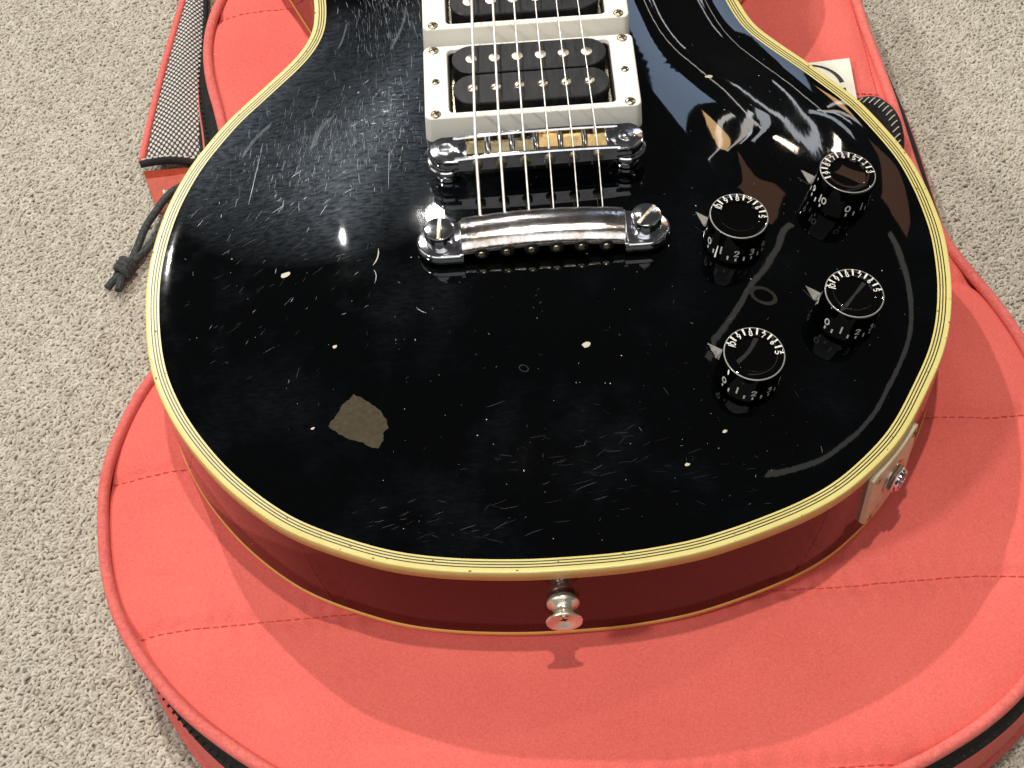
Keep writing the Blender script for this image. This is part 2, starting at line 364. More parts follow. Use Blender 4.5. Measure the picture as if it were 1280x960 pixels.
# ------------------------------------------------------------------ the gig bag
bag = empty('gig_bag', 'coral red canvas gig bag with thick piping lying flat on beige carpet', 'gig bag')
ZP = -57.0
SEAMS = [(-58, -400, 400), (15.6, -400, 400), (91, -400, 400), (165, -150, 400), (374.5, -400, 60)]
def pucker(x, y): return .5*np.sin(x*.21+y*.05)+.35*np.sin(x*.47+1.3)+.3*np.sin(x*.11-y*.09)
def seam_y(x, y0): return y0+1.1*np.sin(x*.022+y0)-2.0*np.exp(-((np.abs(x)-185)/16.0)**2)*(y0 < 100)
def bag_z(x, y, d):
    z = -50.6-5.2*np.exp(-np.maximum(d-1, 0)/22.0)-3.4*np.exp(-np.maximum(d-1, 0)/4.5)
    for y0, xa_, xb_ in SEAMS:
        m_ = 1/(1+np.exp(-(x-xa_)/4))/(1+np.exp((x-xb_)/4)); dy = y-seam_y(x, y0)
        z = z-m_*(1.5*np.exp(-(dy/3.2)**2)*(1-.25*pucker(x, y))+1.3*np.exp(-(dy/11)**2))
        z = z+m_*.34*np.sin(x*.75+np.sign(dy)*1.1+np.sin(x*.13)*2)*np.exp(-(np.abs(dy)-4)**2/14)
    z = z-.55*np.exp(-((x-171.5)/2.2)**2)*(y > 284)
    z = z+.45*np.sin(x*.035+y*.02)*np.sin(y*.05+1)+.16*np.sin(x*.11-y*.07+2*np.sin(y*.03))-.5
    return z
K = 118; c0 = np.array([0, 150.0]); ss_ = 1-(1-np.linspace(0.02, 1, K))**1.0
Bi = B-BN*1.6
rings = []
for s in ss_: rings.append(c0+(Bi-c0)*s)
XY = np.vstack(rings); dd = np.empty(len(XY)); Bs = B[::4]
dd = dist_to(Bs, XY)
zz = bag_z(XY[:, 0], XY[:, 1], dd)
V, F = strip([np.column_stack([XY[k*NB:(k+1)*NB], zz[k*NB:(k+1)*NB]]) for k in range(K)])
obj('top_panel', V, F, CLOTH, bag)
obj('piping', *tube(at_z(B-BN*2.4, ZP+.6).tolist(), 2.55, 12, True), PIPE, bag)
# gusset sections below the piping: how far the side flares outward, by place round the bag
th = np.degrees(np.arctan2(B[:, 1]-150, B[:, 0]))
def bell(c, w_): return np.exp(-(((th-c+180) % 360-180)/w_)**2)
flare = -10*bell(-157, 20)+5*bell(-121, 13)+13*bell(141, 13)+9*bell(32, 22)+4*bell(-45, 30)+3*bell(0, 14)
wob = .9*np.sin(np.arange(NB)*.06)+.6*np.sin(np.arange(NB)*.023+2)
def gring(f, z): return np.column_stack([B+BN*((flare+wob*.8)*f-1.2*(1-f))[:, None], np.full(NB, z)+0*th])
obj('zipper_tape', *strip([gring(.0, ZP-.5), gring(.3, ZP-3), gring(.7, ZP-9), gring(.86, ZP-13)]), BLACKC, bag)
zm = MB()
for i in range(0, NB, 2):
    if -150 < th[i] < -20 or 100 < th[i] < 165:
        p = B[i]+BN[i]*(flare[i]*.52-.2); zm.add(*rbox(1.1, .9, 0, 1.2, .2, .1), frame((p[0], p[1], ZP-6.5), (BN[i][0], BN[i][1], .3), (0, 0, 1)))
zm.build('zipper_teeth', BLACKC, bag, kind='stuff')
obj('side_gusset', *strip([gring(.82, ZP-12.5), gring(.95, ZP-14), gring(1.0, ZP-22), gring(1.05, ZP-31), gring(.9, ZF+1)]), CLOTH, bag)
q = gring(1.02, ZP-35.5); obj('lower_piping', *tube(q.tolist(), 2.2, 10, True), PIPE, bag)
obj('bottom_panel', *loft([q[::8].tolist()], False, True), CLOTH, bag, smooth=False) if False else None
# stitched seams
def fb(x, y): return float(bag_z(np.array([x]), np.array([y]), dist_to(Bs, np.array([[x, y]])))[0])
for y0, xa_, xb_ in SEAMS[:3]+[SEAMS[4]]:
    st = MB(); x = max(xa_, -186)
    xs = np.arange(-186, 200, 3.6)
    for x in xs:
        y = seam_y(x, y0)
        dd_ = dist_to(Bs, np.array([[x, y]]))[0]
        inb = math.hypot(x, y-150) < np.interp(math.atan2(y-150, x) % (2*PI), ang[o_], rad[o_], period=2*PI)-4
        if not inb or x > xb_: continue
        z = fb(x, y)+.12
        st.add(*tube([(x-1.35, y, z), (x, y, z+.22), (x+1.35, seam_y(x+1.3, y0), z)], .27, 5))
    st.build('seam_stitching', STITCH, bag, kind='stuff')
st = MB()
for y in np.arange(286, 372, 3.4): st.add(*tube([(171.5, y-1.2, fb(171.5, y)+.2), (171.5, y+1.2, fb(171.5, y)+.2)], .3, 5))
for x in np.arange(158, 171, 3.2): st.add(*tube([(x-1.1, 283.5, fb(x, 283.5)+.2), (x+1.1, 283.3, fb(x, 283.5)+.2)], .3, 5))
st.build('seam_stitching', STITCH, bag, kind='stuff')
# curled black handle webbing on the treble side
hb = smoothpath([(150, 268, -49), (158, 271.5, -45), (166, 269, -42), (171, 262, -41), (173.5, 253, -42), (174, 244, -46), (172, 236, -49)], 6)
Vh = []; 
for p in hb: Vh += [tuple(p+Vector((-5, -4, -6))), tuple(p+Vector((-2.4, -2, -.6))), tuple(p), tuple(p+Vector((2.2, 1.2, -3))), tuple(p+Vector((2.5, 1.4, -8)))]
Fh = [(k*5+i, k*5+i+1, (k+1)*5+i+1, (k+1)*5+i) for k in range(len(hb)-1) for i in range(4)]
h = obj('handle_webbing', Vh, Fh, BLACKC, bag)
hs = MB()
for k in range(6, len(hb)-3, 2):
    p = hb[k]
    hs.add(*tube([tuple(p+Vector((-3.6, -3, -1.0))), tuple(p+Vector((-1.6, -1.6, -.1))), tuple(p+Vector((-.4, -.8, .1)))], .26, 5))
hs.build('webbing_stitching', WTHREAD, h, kind='stuff')
# folded shoulder strap on the bass side
strap = empty('shoulder_strap', '', ''); del strap['label']; del strap['category']; strap.parent = bag
def sedge(t): # left and right edge of the strap at y
    y = 303+t*150
    xl = -199.8+ (y-303)*.1065; xr = -169.5-(y-303)*.045
    return xl, xr, y
Vm = []; nu, nv = 26, 60
def sz(u, t): return -84-6*abs(u-.45)**1.5+2.2*math.sin(t*4+u)-5*math.exp(-t*14)*(.3+u)
for j in range(nv+1):
    t = j/nv; xl, xr, y = sedge(t)
    for i in range(nu+1):
        u = i/nu; Vm.append((xl+(xr-xl)*u, y+1.5*math.sin(u*3), sz(u, t)))
Fm = [(j*(nu+1)+i, j*(nu+1)+i+1, (j+1)*(nu+1)+i+1, (j+1)*(nu+1)+i) for j in range(nv) for i in range(nu)]
tc = coords(MESHW, (1, 1, 0)); vor = N(MESHW, 'ShaderNodeTexVoronoi'); vor.inputs['Scale'].default_value = 640; vor.inputs['Randomness'].default_value = .0
mp2 = N(MESHW, 'ShaderNodeMapping'); mp2.inputs['Rotation'].default_value = (0, 0, .62); mp2.inputs['Scale'].default_value = (.80, .62, 0)
L(MESHW, tc, mp2.inputs[0]); L(MESHW, mp2.outputs[0], vor.inputs['Vector'])
L(MESHW, ramp(MESHW, vor.outputs['Distance'], [(.30, (.62, .60, .55)), (.42, (.022, .022, .022))]), P(MESHW).inputs['Base Color'])
bump(MESHW, math_(MESHW, 'SUBTRACT', 1, vor.outputs['Distance']), 1, .0008)
obj('mesh_panel', Vm, Fm, MESHW, strap)
el = [(sedge(j/40)[0]-.4, sedge(j/40)[2], sz(0, j/40)+.2) for j in range(41)]
obj('strap_edging', *tube(el, 1.9, 10), PIPE, strap)
er_ = [(sedge(j/40)[1]+.4, sedge(j/40)[2], sz(1, j/40)+.6) for j in range(41)]
obj('zip_coil', *tube([(p[0], p[1], p[2]+.5*math.sin(k*3.0)) for k, p in enumerate(smoothpath(er_, 4))], [1.3+.45*math.sin(k*2.1) for k in range(161)], 8), BLACKC, strap)
es = [(sedge(0)[0]-1+u*33, 302.2+1.2*math.sin(u*3), sz(min(u, 1), 0)-.1) for u in np.linspace(0, 1.05, 14)]
obj('end_binding', *tube(es, 2.1, 10), BLACKC, strap)
wm = MB()
for u in np.linspace(.03, 1.0, 11):
    x = sedge(0)[0]+u*32; wm.add(*tube([(x-1.1, 303.2+math.sin(u*3), sz(u, 0)+1.9), (x+1.1, 303.4+math.sin(u*3), sz(u, 0)+2.0)], .42, 5))
wm.build('end_stitching', WTHREAD, strap, kind='stuff')
# leather tab
tp = [(-200.3, 301), (-168, 302), (-172, 290), (-180, 277), (-187, 272.5), (-190.5, 273.5), (-193, 279), (-196.5, 290)]
lo = [(x, y, -95-(301-y)*.02) for x, y in tp]; hi = [(x*.9985+(-.28), y, -91.5-(301-y)*.05) for x, y in tp]
obj('leather_tab', *loft([lo, hi]), LEATHER, strap, smooth=40)
tm = MB()
for k in range(5):
    tm.add(*tube([(-188.5+k*1.5, 286.5-k*.8, -91.6), (-187.5+k*1.2, 283-k*1.2+(k % 2)*2, -90.9), (-186+k*.9, 279.5-k*.3, -91.9)], .75, 6))
tm.build('tab_stitching', WTHREAD, strap, kind='stuff')
# cord loop with knot
c1 = smoothpath([(-178, 288, -90), (-184.5, 280.5, -88), (-190.5, 270.5, -89), (-196.2, 262, -92), (-199.5, 252, -94), (-202, 243, -94), (-204.5, 237, -93)], 6)
c2 = smoothpath([(-176, 280, -89), (-183.5, 269, -88), (-188.5, 259, -91), (-192.5, 252, -93), (-197.5, 246, -94), (-202, 240.5, -94)], 6)
obj('cord', *tube(c1, 2.0, 10), CORD, strap); obj('cord', *tube(c2, 2.0, 10), CORD, strap)
kn = MB(); kc = Vector((-204.5, 236.5, -92.5)); ax = Vector((-.45, -.85, -.1)).normalized(); s1 = ax.cross(Vector((0, 0, 1))).normalized(); s2 = s1.cross(ax)
path = []
for k in range(60):
    a_ = k/60*2*PI*3; path.append(tuple(kc+ax*(-4+8*k/60)+s1*3.6*math.cos(a_)+s2*3.3*math.sin(a_)))
kn.add(*tube(path, 1.75, 8))
kn.add(*tube([tuple(kc+ax*4), tuple(kc+ax*9+s1*1.5), tuple(kc+ax*13+s1*2)], 2.0, 9)); kn.add(*tube([tuple(kc+ax*3-s1*1), tuple(kc+ax*8-s1*2.4), tuple(kc+ax*12-s1*4)], 2.0, 9))
kn.build('knot', CORD, strap)

# paper card tucked under the rim
card = empty('paper_card', 'cream paper card with a black letter, lying half under the guitar rim', 'card')
cq = [(112, 301, -49.6), (160.6, 304.4, -49.4), (159.2, 274.5, -49.4), (110, 270, -49.6)]
obj('card_sheet', *loft([[(x, y, z-.5) for x, y, z in cq], cq]), CARD, card, smooth=False)
def ribbon(mb, pts, w_, z, f=None):
    """flat stroke along 2-D points"""
    Pn = [Vector((p[0], p[1])) for p in pts]; L_ = []; 
    for i, p in enumerate(Pn):
        t = (Pn[min(i+1, len(Pn)-1)]-Pn[max(i-1, 0)]).normalized(); n_ = Vector((-t.y, t.x)); ww = w_[i] if hasattr(w_, '__len__') else w_
        L_.append((p+n_*ww/2, p-n_*ww/2))
    V_ = []; 
    for a_, b_ in L_:
        for q_ in (a_, b_): V_.append(f(q_.x, q_.y) if f else (q_.x, q_.y, z))
    mb.add(V_, [(2*i, 2*i+1, 2*i+3, 2*i+2) for i in range(len(L_)-1)])
ink = MB(); arc = [(139+15.2*math.cos(a_), 285.5+15.5*math.sin(a_)) for a_ in np.linspace(math.radians(262), math.radians(8), 30)]
ribbon(ink, arc, [.5+1.9*(k/29)**3 for k in range(30)], -49.3)
ribbon(ink, [(146, 282.5), (155.2, 282.5)], 2.6, -49.3); ribbon(ink, [(153.9, 283.8), (153.9, 272)], 2.2, -49.26)
ink.build('printed_letter', INK, card, smooth=False)

# ------------------------------------------------------------------ the guitar
gtr = empty('electric_guitar', 'scratched black electric guitar with cream binding lying on the coral red bag', 'guitar')
# carved top
K = 96; cc0 = np.array([0, 200.0]); ring0 = G-GN*LAND
sr = 1-(1-np.linspace(.015, 1, K))**1.0
XY = np.vstack([cc0+(ring0-cc0)*s for s in sr]); hz = carve(dist_to(G[::2], XY), XY[:, 1]); hz[-NG:] = hz[-NG:].min()
V, F = strip([np.column_stack([XY[k*NG:(k+1)*NG], hz[k*NG:(k+1)*NG]]) for k in range(K)])
V = np.vstack([V, [[0, 200, RISE]]]); top = obj('carved_top', V, F, LACQ, gtr)
# binding plies, butted edge to edge
z0 = float(hz[-1])
edges = [0, 2.12, 2.62, 3.28, 3.78, 4.42, 4.92, LAND]
obj('binding', *strip([goff(2.12, 0), goff(.5, 0), goff(.15, -.12), goff(0, -.5), goff(0, -5.6), goff(.3, -5.6)]), BIND, gtr)
for k in range(1, 7):
    a_, b_ = edges[k], edges[k+1]
    zb = z0 if k == 6 else 0
    if k % 2 == 1: obj('black_purfling_line', *strip([goff(b_, 0), goff(a_, 0)]), PURF, gtr)
    else: obj('cream_purfling_line', *strip([goff(b_, zb), goff(a_, 0)]), BIND, gtr)
obj('body_side', *strip([goff(.25, -5.6), goff(.25, -20), goff(.25, -34), goff(.25, -47)]), LACQ_SIDE, gtr)
obj('back_binding', *strip([goff(.25, -46.9), goff(0, -47), goff(0, -49.3), goff(.7, -50), goff(8, -50.05)]), BIND2, gtr)
# neck block and fretboard (beyond the frame)
obj('fretboard', *rbox(54, 560, 17, 27, 2, 1, 0, 610), PURF, gtr, smooth=30); obj('neck', *rbox(50, 420, -5, 16.9, 6, 2, 0, 650), LACQ_SIDE, gtr, smooth=30)

# screws
def phillips(mb, M_, r=2.3, dome=.8):
    mb.add(*lathe([(r, -.4), (r, 0.05), (r*.92, dome*.45), (r*.65, dome*.85), (r*.3, dome)], 20), M_)
def cross(mb, M_, r=2.3, dome=.8):
    for a_ in (.4, .4+PI/2):
        m = M_ @ Matrix.Rotation(a_, 4, 'Z'); mb.add(*rbox(r*1.25, r*.3, dome*.55, dome+.07, .05, .02), m)
def screw(parent, M_, r=2.3, name='mounting_screw', m1=SCREWM, dome=.8):
    a_ = MB(); phillips(a_, M_, r, dome); s = a_.build(name, m1, parent); 
    b_ = MB(); cross(b_, M_, r, dome); 
    # recess drawn as dark sunk cross: same part
    me = s.data; me.materials.append(DARK)
    n0 = len(me.polygons)
    V_ = [tuple(v.co/MM) for v in me.vertices]+b_.V; F_ = [tuple(p.vertices) for p in me.polygons]+[tuple(i+len(me.vertices) for i in f) for f in b_.F]
    me.clear_geometry(); me.from_pydata([(x*MM, y*MM, z*MM) for x, y, z in V_], [], F_)
    for i, p in enumerate(me.polygons): p.material_index = 1 if i >= n0 else 0; p.use_smooth = i < n0
    me.set_sharp_from_angle(angle=math.radians(50))
    return s
SX = [-24.9, -14.9, -5, 5, 14.9, 24.9]
def pickup(yc, zt, tilt, screws_low):
    M_ = T(0, yc, 0)
    tz = lambda y: zt+tilt*y
    def rr(w_, h_, r_, z, dz=0): return [(x, y+yc, (tz(y)-dz) if z is None else z) for x, y, _ in rrect(w_, h_, r_, 0, 6)]
    ring = obj('pickup_ring', *(lambda: (lambda VF: VF)(loft([rr(92.5, 45.2, 3.2, 13.5), rr(91.3, 44, 3, None, .9), rr(90.9, 43.6, 2.8, None, .3), rr(90, 42.7, 2.5, None, 0), rr(71.2, 38.2, 2.6, None, 0), rr(70.4, 37.6, 2.2, None, .6), rr(70.2, 37.4, 2.2, 14)], False, False)))(), RING, gtr, smooth=30)
    # the opening is offset slightly, so wall widths differ front to back
    for sx in (-1, 1):
        for sy in (-1, 1): screw(ring, frame((sx*41, yc+sy*19.3*.995, tz(sy*19.3)-.1), (0, -tilt, 1)), 2.35)
        s = screw(ring, frame((sx*40.5, yc, tz(0)-.1), (0, -tilt, 1)), 1.75, 'height_screw', NICKEL, .9)
    li = lambda q, z: [(x, y+yc, (tz(y)-1.6) if z is None else z) for x, y, _ in rrect(70.1+q, 37.3+q, 2.3, 0, 6)]
    obj('cavity_shade_liner', *loft([li(-.05, None), li(-.9, None), li(-.9, 17.0)], False, True), DARK, ring, smooth=30)  # added dark liner paints shade over the cream inner walls
    pu = obj('pickup', *rbox(69, 36, 17.0, 18.6, 2, .3, 0, yc), NICKEL, gtr, smooth=30)
    for s_ in (-1, 1):
        low = s_ < 0
        cy = yc+1.4+s_*9.0; zt2 = tz(s_*9)+2.0
        st = lambda r_, z: [(x, cy+y, z) for x, y, _ in rrect(66.5+2*r_, 17.2+2*r_, 8.55+r_, 0, 10)]
        obj('bobbin', *loft([st(-.3, 18.7), st(-.3, zt2-1.2), st(0, zt2-1.1), st(0, zt2-.35), st(-.35, zt2)]), BOB, pu, smooth=30)
        obj('coil_winding', *loft([st(-1.4, 18.7), st(-1.2, zt2-1.3)], False, False), DARK, pu) if False else None
        pl = None
        for x in SX:
            m = T(x, cy, zt2)
            if low == screws_low:
                po = obj('pole_piece', *(lambda q_: (q_.V, q_.F))(MB().add(*lathe([(2.35, -.3), (2.35, .35), (2.0, .8), (1.2, 1.05)], 20), m)), POLE, pu, smooth=40)
                sl = MB(); sl.add(*rbox(4.3, .62, .9, 1.1, .05, .02), m @ Matrix.Rotation(random.uniform(.4, 1.4), 4, 'Z')); so = sl.build('screw_slot', DARK, po) if False else sl
                me = po.data; n0 = len(me.polygons); nv0 = len(me.vertices); V_ = [tuple(v.co/MM) for v in me.vertices]+sl.V; F_ = [tuple(p.vertices) for p in me.polygons]+[tuple(i+nv0 for i in f) for f in sl.F]
                me.clear_geometry(); me.from_pydata([(a_*MM, b_*MM, c_*MM) for a_, b_, c_ in V_], [], F_); me.materials.append(DARK)
                for i, p in enumerate(me.polygons): p.material_index = 1 if i >= n0 else 0; p.use_smooth = i < n0
                me.set_sharp_from_angle(angle=math.radians(50))
            else:
                obj('pole_piece', *(lambda q_: (q_.V, q_.F))(MB().add(*lathe([(2.45, -.3), (2.45, .1), (2.2, .3)], 20), m)), POLE, pu, smooth=40)
        for x in (-19.8, 15.5):
            obj('bobbin_hole', *(lambda q_: (q_.V, q_.F))(MB().add(*lathe([(.75, -.05), (.75, .05)], 12), T(x, cy+.5, zt2))), DARK, pu, smooth=False)
pickup(225.3, 28.0, .012, True)
pickup(281.0, 27.4, .010, False)

# bridge
br = empty('bridge', '', ''); del br['label']; del br['category']; br.parent = gtr
yb = 184.0; rotb = Matrix.Rotation(math.radians(.95), 4, 'Z')
MBd = T(0, yb, 0) @ rotb
def arch(x, rise=1.0): return rise*(1-(x/38.0)**2) if abs(x) < 38 else 0
def rail(y0, y1, z0_, z1_):
    xs = np.linspace(-34, 34, 30); loops = []
    for x in xs:
        zt = z1_+arch(x, 1.3); loops.append([(x, y0, z0_), (x, y1, z0_), (x, y1, zt-.5), (x, y1-(y1-y0)*.25, zt), (x, y0+(y1-y0)*.25, zt), (x, y0, zt-.5)])
    return loft(loops)
m = MB(); m.add(*rail(-7.0, -5.0, 23.5, 29.9), MBd); m.add(*rail(5.0, 7.0, 23.5, 29.9), MBd)
m.add(*rbox(70, 10.5, 22.8, 25.0, .5, .2), MBd)
for x in [-31]+[0.5*(SX[i]+SX[i+1]) for i in range(5)]+[31]:
    m.add(*rbox(1.3 if abs(x) < 30 else 4.6, 10.4, 25, 29.2+arch(x, 1.3), .2, .2), MBd @ T(x, 0, 0))
for sx in (-1, 1):
    # rounded lugs with the post hole
    def lug(r_, z, dx=0): 
        P_ = []
        for i in range(21):
            a_ = -PI/2+PI*i/20; P_.append((sx*(37.5+dx)+sx*math.cos(a_)*r_, math.sin(a_)*(r_+.6), z))
        P_ += [(sx*32.6, r_+.6, z), (sx*32.6, -r_-.6, z)]
        return P_ if sx > 0 else P_[::-1]
    m.add(*loft([lug(6.3, 24.2), lug(6.9, 25.0), lug(7.0, 28.6), lug(6.7, 29.5), lug(6.1, 29.8)]), MBd)
m.build('bridge_body', CHROME, br, smooth=38)
hd = MB(); 
for sx in (-1, 1):
    M_ = MBd @ T(sx*37.4, 0, 29.85)
    obj('bridge_post', *(lambda q_: (q_.V, q_.F))(MB().add(*lathe([(2.5, -17), (2.5, -1), (1.9, .0), (1.2, .15)], 20), M_)), CHROME, br)
    obj('post_collar', *(lambda q_: (q_.V, q_.F))(MB().add(*lathe([(2.6, .02), (3.5, .02), (3.55, .28), (3.0, .42), (2.6, .35)], 24, cap0=False, cap1=False), M_)), CHROME, br)
    obj('thumbwheel', *(lambda q_: (q_.V, q_.F))(MB().add(*lathe([(7.2, -8.6), (7.9, -8.2), (8.0, -6.6), (7.5, -6.1), (3, -6.0)], 40), M_)), CHROME, br, smooth=40)
    obj('post_bushing', *(lambda q_: (q_.V, q_.F))(MB().add(*lathe([(5.4, -14.2), (5.4, -12.9), (4.9, -12.6)], 28), M_)), CHROME, br, smooth=40)
for i, x in enumerate(SX):
    dy = (.8, -.4, -1.4, 1.0, .2, -.8)[i]
    zc = 29.7+arch(x, 1.3)
    s = obj('saddle', *(lambda q_: (q_.V, q_.F))(MB().add(*loft([[(a_, b_, z) for a_, b_, z in ((-3.9, -3.0+dy, 25.2), (3.9, -3.0+dy, 25.2), (3.9, 3.2+dy, 25.2), (-3.9, 3.2+dy, 25.2))],
        [(-3.9, -3.0+dy, zc-2.2), (3.9, -3.0+dy, zc-2.2), (3.9, 3.2+dy, zc-2.2), (-3.9, 3.2+dy, zc-2.2)],
        [(-3.7, .0+dy, zc+.7), (3.7, .0+dy, zc+.7), (3.7, 1.3+dy, zc+.9), (-3.7, 1.3+dy, zc+.9)]]), MBd @ T(x, 0, 0))), BRASS if i > 2 else OLIVE, br, smooth=30)
    sc = MB(); sc.add(*tube([(x, -8.2, 27.0), (x, 5, 27.0)], 1.25, 12), MBd); sc.add(*lathe([(2.3, 0), (2.3, .9), (1.7, 1.3)], 18), MBd @ frame((x, -7.0, 26.6), (0, -1, 0)))
    sc.build('intonation_screw', SCREWM, s, smooth=40)

# stop tailpiece
tl = empty('tailpiece', '', ''); del tl['label']; del tl['category']; tl.parent = gtr
yt = 141.8; ZT = 21.0
prof = []
for a_ in np.linspace(-100, 215, 22): prof.append((math.radians(a_)))
xs = np.linspace(-32.5, 32.5, 44); loops = []
for x in xs:
    z_ = ZT+.3+1.6*(1-(x/33)**2); yo = .8*(1-(x/33)**2)
    loops.append([(x, yt+yo+1.0+8.6*math.cos(a_)*(1 if math.cos(a_) > 0 else .98), z_+4.1*math.sin(a_)-.12*8.6*math.cos(a_)*-1.0) for a_ in prof])
bar = obj('tailpiece_bar', *loft(loops), PITTED, tl, smooth=60)
for sx in (-1, 1):
    lg = MB()
    def tlug(r_, z):
        P_ = [(sx*(41.2)+sx*math.cos(-PI/2+PI*i/22)*(r_+.3), yt+math.sin(-PI/2+PI*i/22)*r_, z) for i in range(23)]
        P_ += [(sx*32.3, yt+r_, z), (sx*32.3, yt-r_, z)]
        return P_ if sx > 0 else P_[::-1]
    lg.add(*loft([tlug(8.6, ZT-4.6), tlug(9.3, ZT-3.8), tlug(9.4, ZT-.6), tlug(9.0, ZT+.1), tlug(8.4, ZT+.35)]))
    lg.add(*rbox(1.6, 18.4, ZT, ZT+1.2, .3, .3, sx*32.8, yt))
    lg.build('tailpiece_lug', CHROME, tl, smooth=40)
for sx, ra in ((-1, 1.50), (1, .88)):
    st = obj('tailpiece_stud', *(lambda q_: (q_.V, q_.F))(MB().add(*lathe([(4.6, -8), (4.6, .3), (5.2, .5), (6.0, 1.0), (6.15, 6.9), (5.9, 7.4), (5.3, 7.6)], 40), T(sx*41.2, yt, ZT))), CHROME, tl, smooth=35)
    sl = MB(); sl.add(*rbox(11.4, 1.5, 7.55, 7.72, .1, .03), T(sx*41.2, yt, ZT) @ Matrix.Rotation(ra, 4, 'Z')); sl.build('stud_slot', SCREWM, st)
    obj('stud_bushing', *(lambda q_: (q_.V, q_.F))(MB().add(*lathe([(6.4, -6.5), (6.4, -4.9), (5.9, -4.6)], 30), T(sx*41.2, yt, ZT))), CHROME, tl, smooth=40)
for x in SX:
    z_ = ZT-.4+1.6*(1-(x/33)**2)
    o = obj('string_hole', *(lambda q_: (q_.V, q_.F))(MB().add(*lathe([(2.9, -.6), (2.9, .35), (2.6, .45)], 18), frame((x, yt-7.0, z_-1.5), (0, -1, .05)))), DARK, tl)
    obj('ball_end', *(lambda q_: (q_.V, q_.F))(MB().add(*lathe([(1.5, .2), (1.6, .6), (1.3, .85), (.5, .9)], 16), frame((x, yt-7.3, z_-1.5), (0, -1, .05)))), NICKEL, tl)
# strings
gau = [.62, .54, .42, .30, .27, .25]
for i, x in enumerate(SX):
    k = 1-(225-184)*.0003
    zs = 29.7+arch(x, 1.3)+.9+gau[i]
    pts = [(x*.995, yt+4, ZT+.5), (x*.995, yt+9.6, ZT+1.6), (x, yb-1.2, zs-.25), (x, yb+.8, zs), (x*.93, 266, zs+3.2), (x*.70, 890, 31.5)]
    obj('guitar_string', *tube(pts, gau[i], 8), STEEL, gtr)

# brown patch, nicks, ring marks, scratches and dust on the lacquer
def on(x, y, e=.05): return (x, y, surf(x, y)+e)
def patch(name, pts, m_, e=.06):
    c = (sum(p[0] for p in pts)/len(pts), sum(p[1] for p in pts)/len(pts)); V_ = [on(*c, e)]+[on(c[0]+(x-c[0])*.5, c[1]+(y-c[1])*.5, e) for x, y in pts]+[on(x, y, e) for x, y in pts]
    n = len(pts); F_ = [(0, 1+i, 1+(i+1) % n) for i in range(n)]+[(1+i, 1+n+i, 1+n+(i+1) % n, 1+(i+1) % n) for i in range(n)]
    return obj(name, V_, F_, m_, gtr, smooth=True)
BROWN = mat('mottled_brown', (.050, .040, .024), .6, spec=.12); tint(BROWN, noise(BROWN, coords(BROWN), 500, 4, .7), (.036, .028, .014), (.062, .050, .030))
RINGGREY = mat('ring_mark_grey', (.022, .020, .017), .5, spec=.1)
SCR = [mat('scratched_lacquer', (.007, .009, .012), .38, spec=.45), mat('pale_scratch', (.24, .27, .31), .32, metal=.5), mat('bright_nick', (.50, .46, .36), .5)]
cp = [(-77.2, 78.2), (-73.5, 75.6), (-70, 72.8), (-67, 69.9), (-64.8, 66), (-64.2, 62.3), (-66.4, 60.6), (-66.0, 57.6), (-68.4, 54.8), (-71.4, 55.4), (-73.9, 57.6), (-78.7, 59.7), (-83, 62.6), (-87.3, 66.2), (-86.2, 68.2), (-83.5, 71.2), (-81.6, 74.6), (-79.2, 76.4)]
cp2 = []
for k in range(len(cp)):
    a_, b_ = cp[k], cp[(k+1) % len(cp)]
    for t in (0, .33, .67): cp2.append((a_[0]+(b_[0]-a_[0])*t+random.uniform(-.28, .28), a_[1]+(b_[1]-a_[1])*t+random.uniform(-.28, .28)))
dull_patch = patch('brown_patch', cp2, BROWN)  # mottled brown patch following the carved surface
def blob(x, y, r, m_, name='finish_nick', asp=.6, an=.3):
    p = []
    for i in range(9):
        a_ = 2*PI*i/9; rr_ = r*random.uniform(.7, 1.15); u, v_ = rr_*math.cos(a_), rr_*asp*math.sin(a_); p.append((x+u*math.cos(an)-v_*math.sin(an), y+u*math.sin(an)+v_*math.cos(an)))
    patch(name, p, m_, .08)
for x, y, r in ((-105.4, 139.5, 2.6), (13.2, 90.4, 2.3), (79, 235.8, 2.0), (-84.5, 100.3, 1.2), (46.7, 39.3, 1.1), (62, 52, 1.0), (-93.4, 66.4, .9)): blob(x, y, r, SCR[2])
def ringmark(cx, cy, rx, ry, wd, name):
    mb = MB(); n = 40; V_ = []
    for i in range(n):
        a_ = 2*PI*i/n
        for k in (0, 1): V_.append(on(cx+(rx-k*wd)*math.cos(a_)*1.0-.35*(ry-k*wd)*math.sin(a_), cy+(ry-k*wd)*math.sin(a_), .07))
    mb.add(V_, [(2*i, 2*i+1, (2*i+3) % (2*n), (2*i+2) % (2*n)) for i in range(n)]); mb.build(name, RINGGREY, gtr, smooth=True)
ringmark(84.5, 110.5, 5.2, 4.4, 1.5, 'ring_mark'); ringmark(-11.5, 81.8, 1.8, 1.6, .35, 'ring_mark')  # the larger ring paints a grey reflection into the lacquer colour
sc_n = [MB(), MB(), MB()]
def scr(x, y, an, ln, wd, lv, bend=0):
    p = []
    c_, s_ = math.cos(an), math.sin(an)
    n = 2 if ln < 4 else 4
    for i in range(n+1):
        t = i/n-.5; u = t*ln; v_ = bend*ln*(t*t*4-1); p.append((x+u*c_-v_*s_, y+u*s_+v_*c_))
    hh = SURFG(np.array(p)); 
    V_ = []
    for i, q_ in enumerate(p):
        w_ = wd*(.25 if i in (0, n) else 1)/2
        V_ += [(q_[0]-s_*w_, q_[1]+c_*w_, hh[i]+.04), (q_[0]+s_*w_, q_[1]-c_*w_, hh[i]+.04)]
    sc_n[lv].add(V_, [(2*i, 2*i+1, 2*i+3, 2*i+2) for i in range(n)])
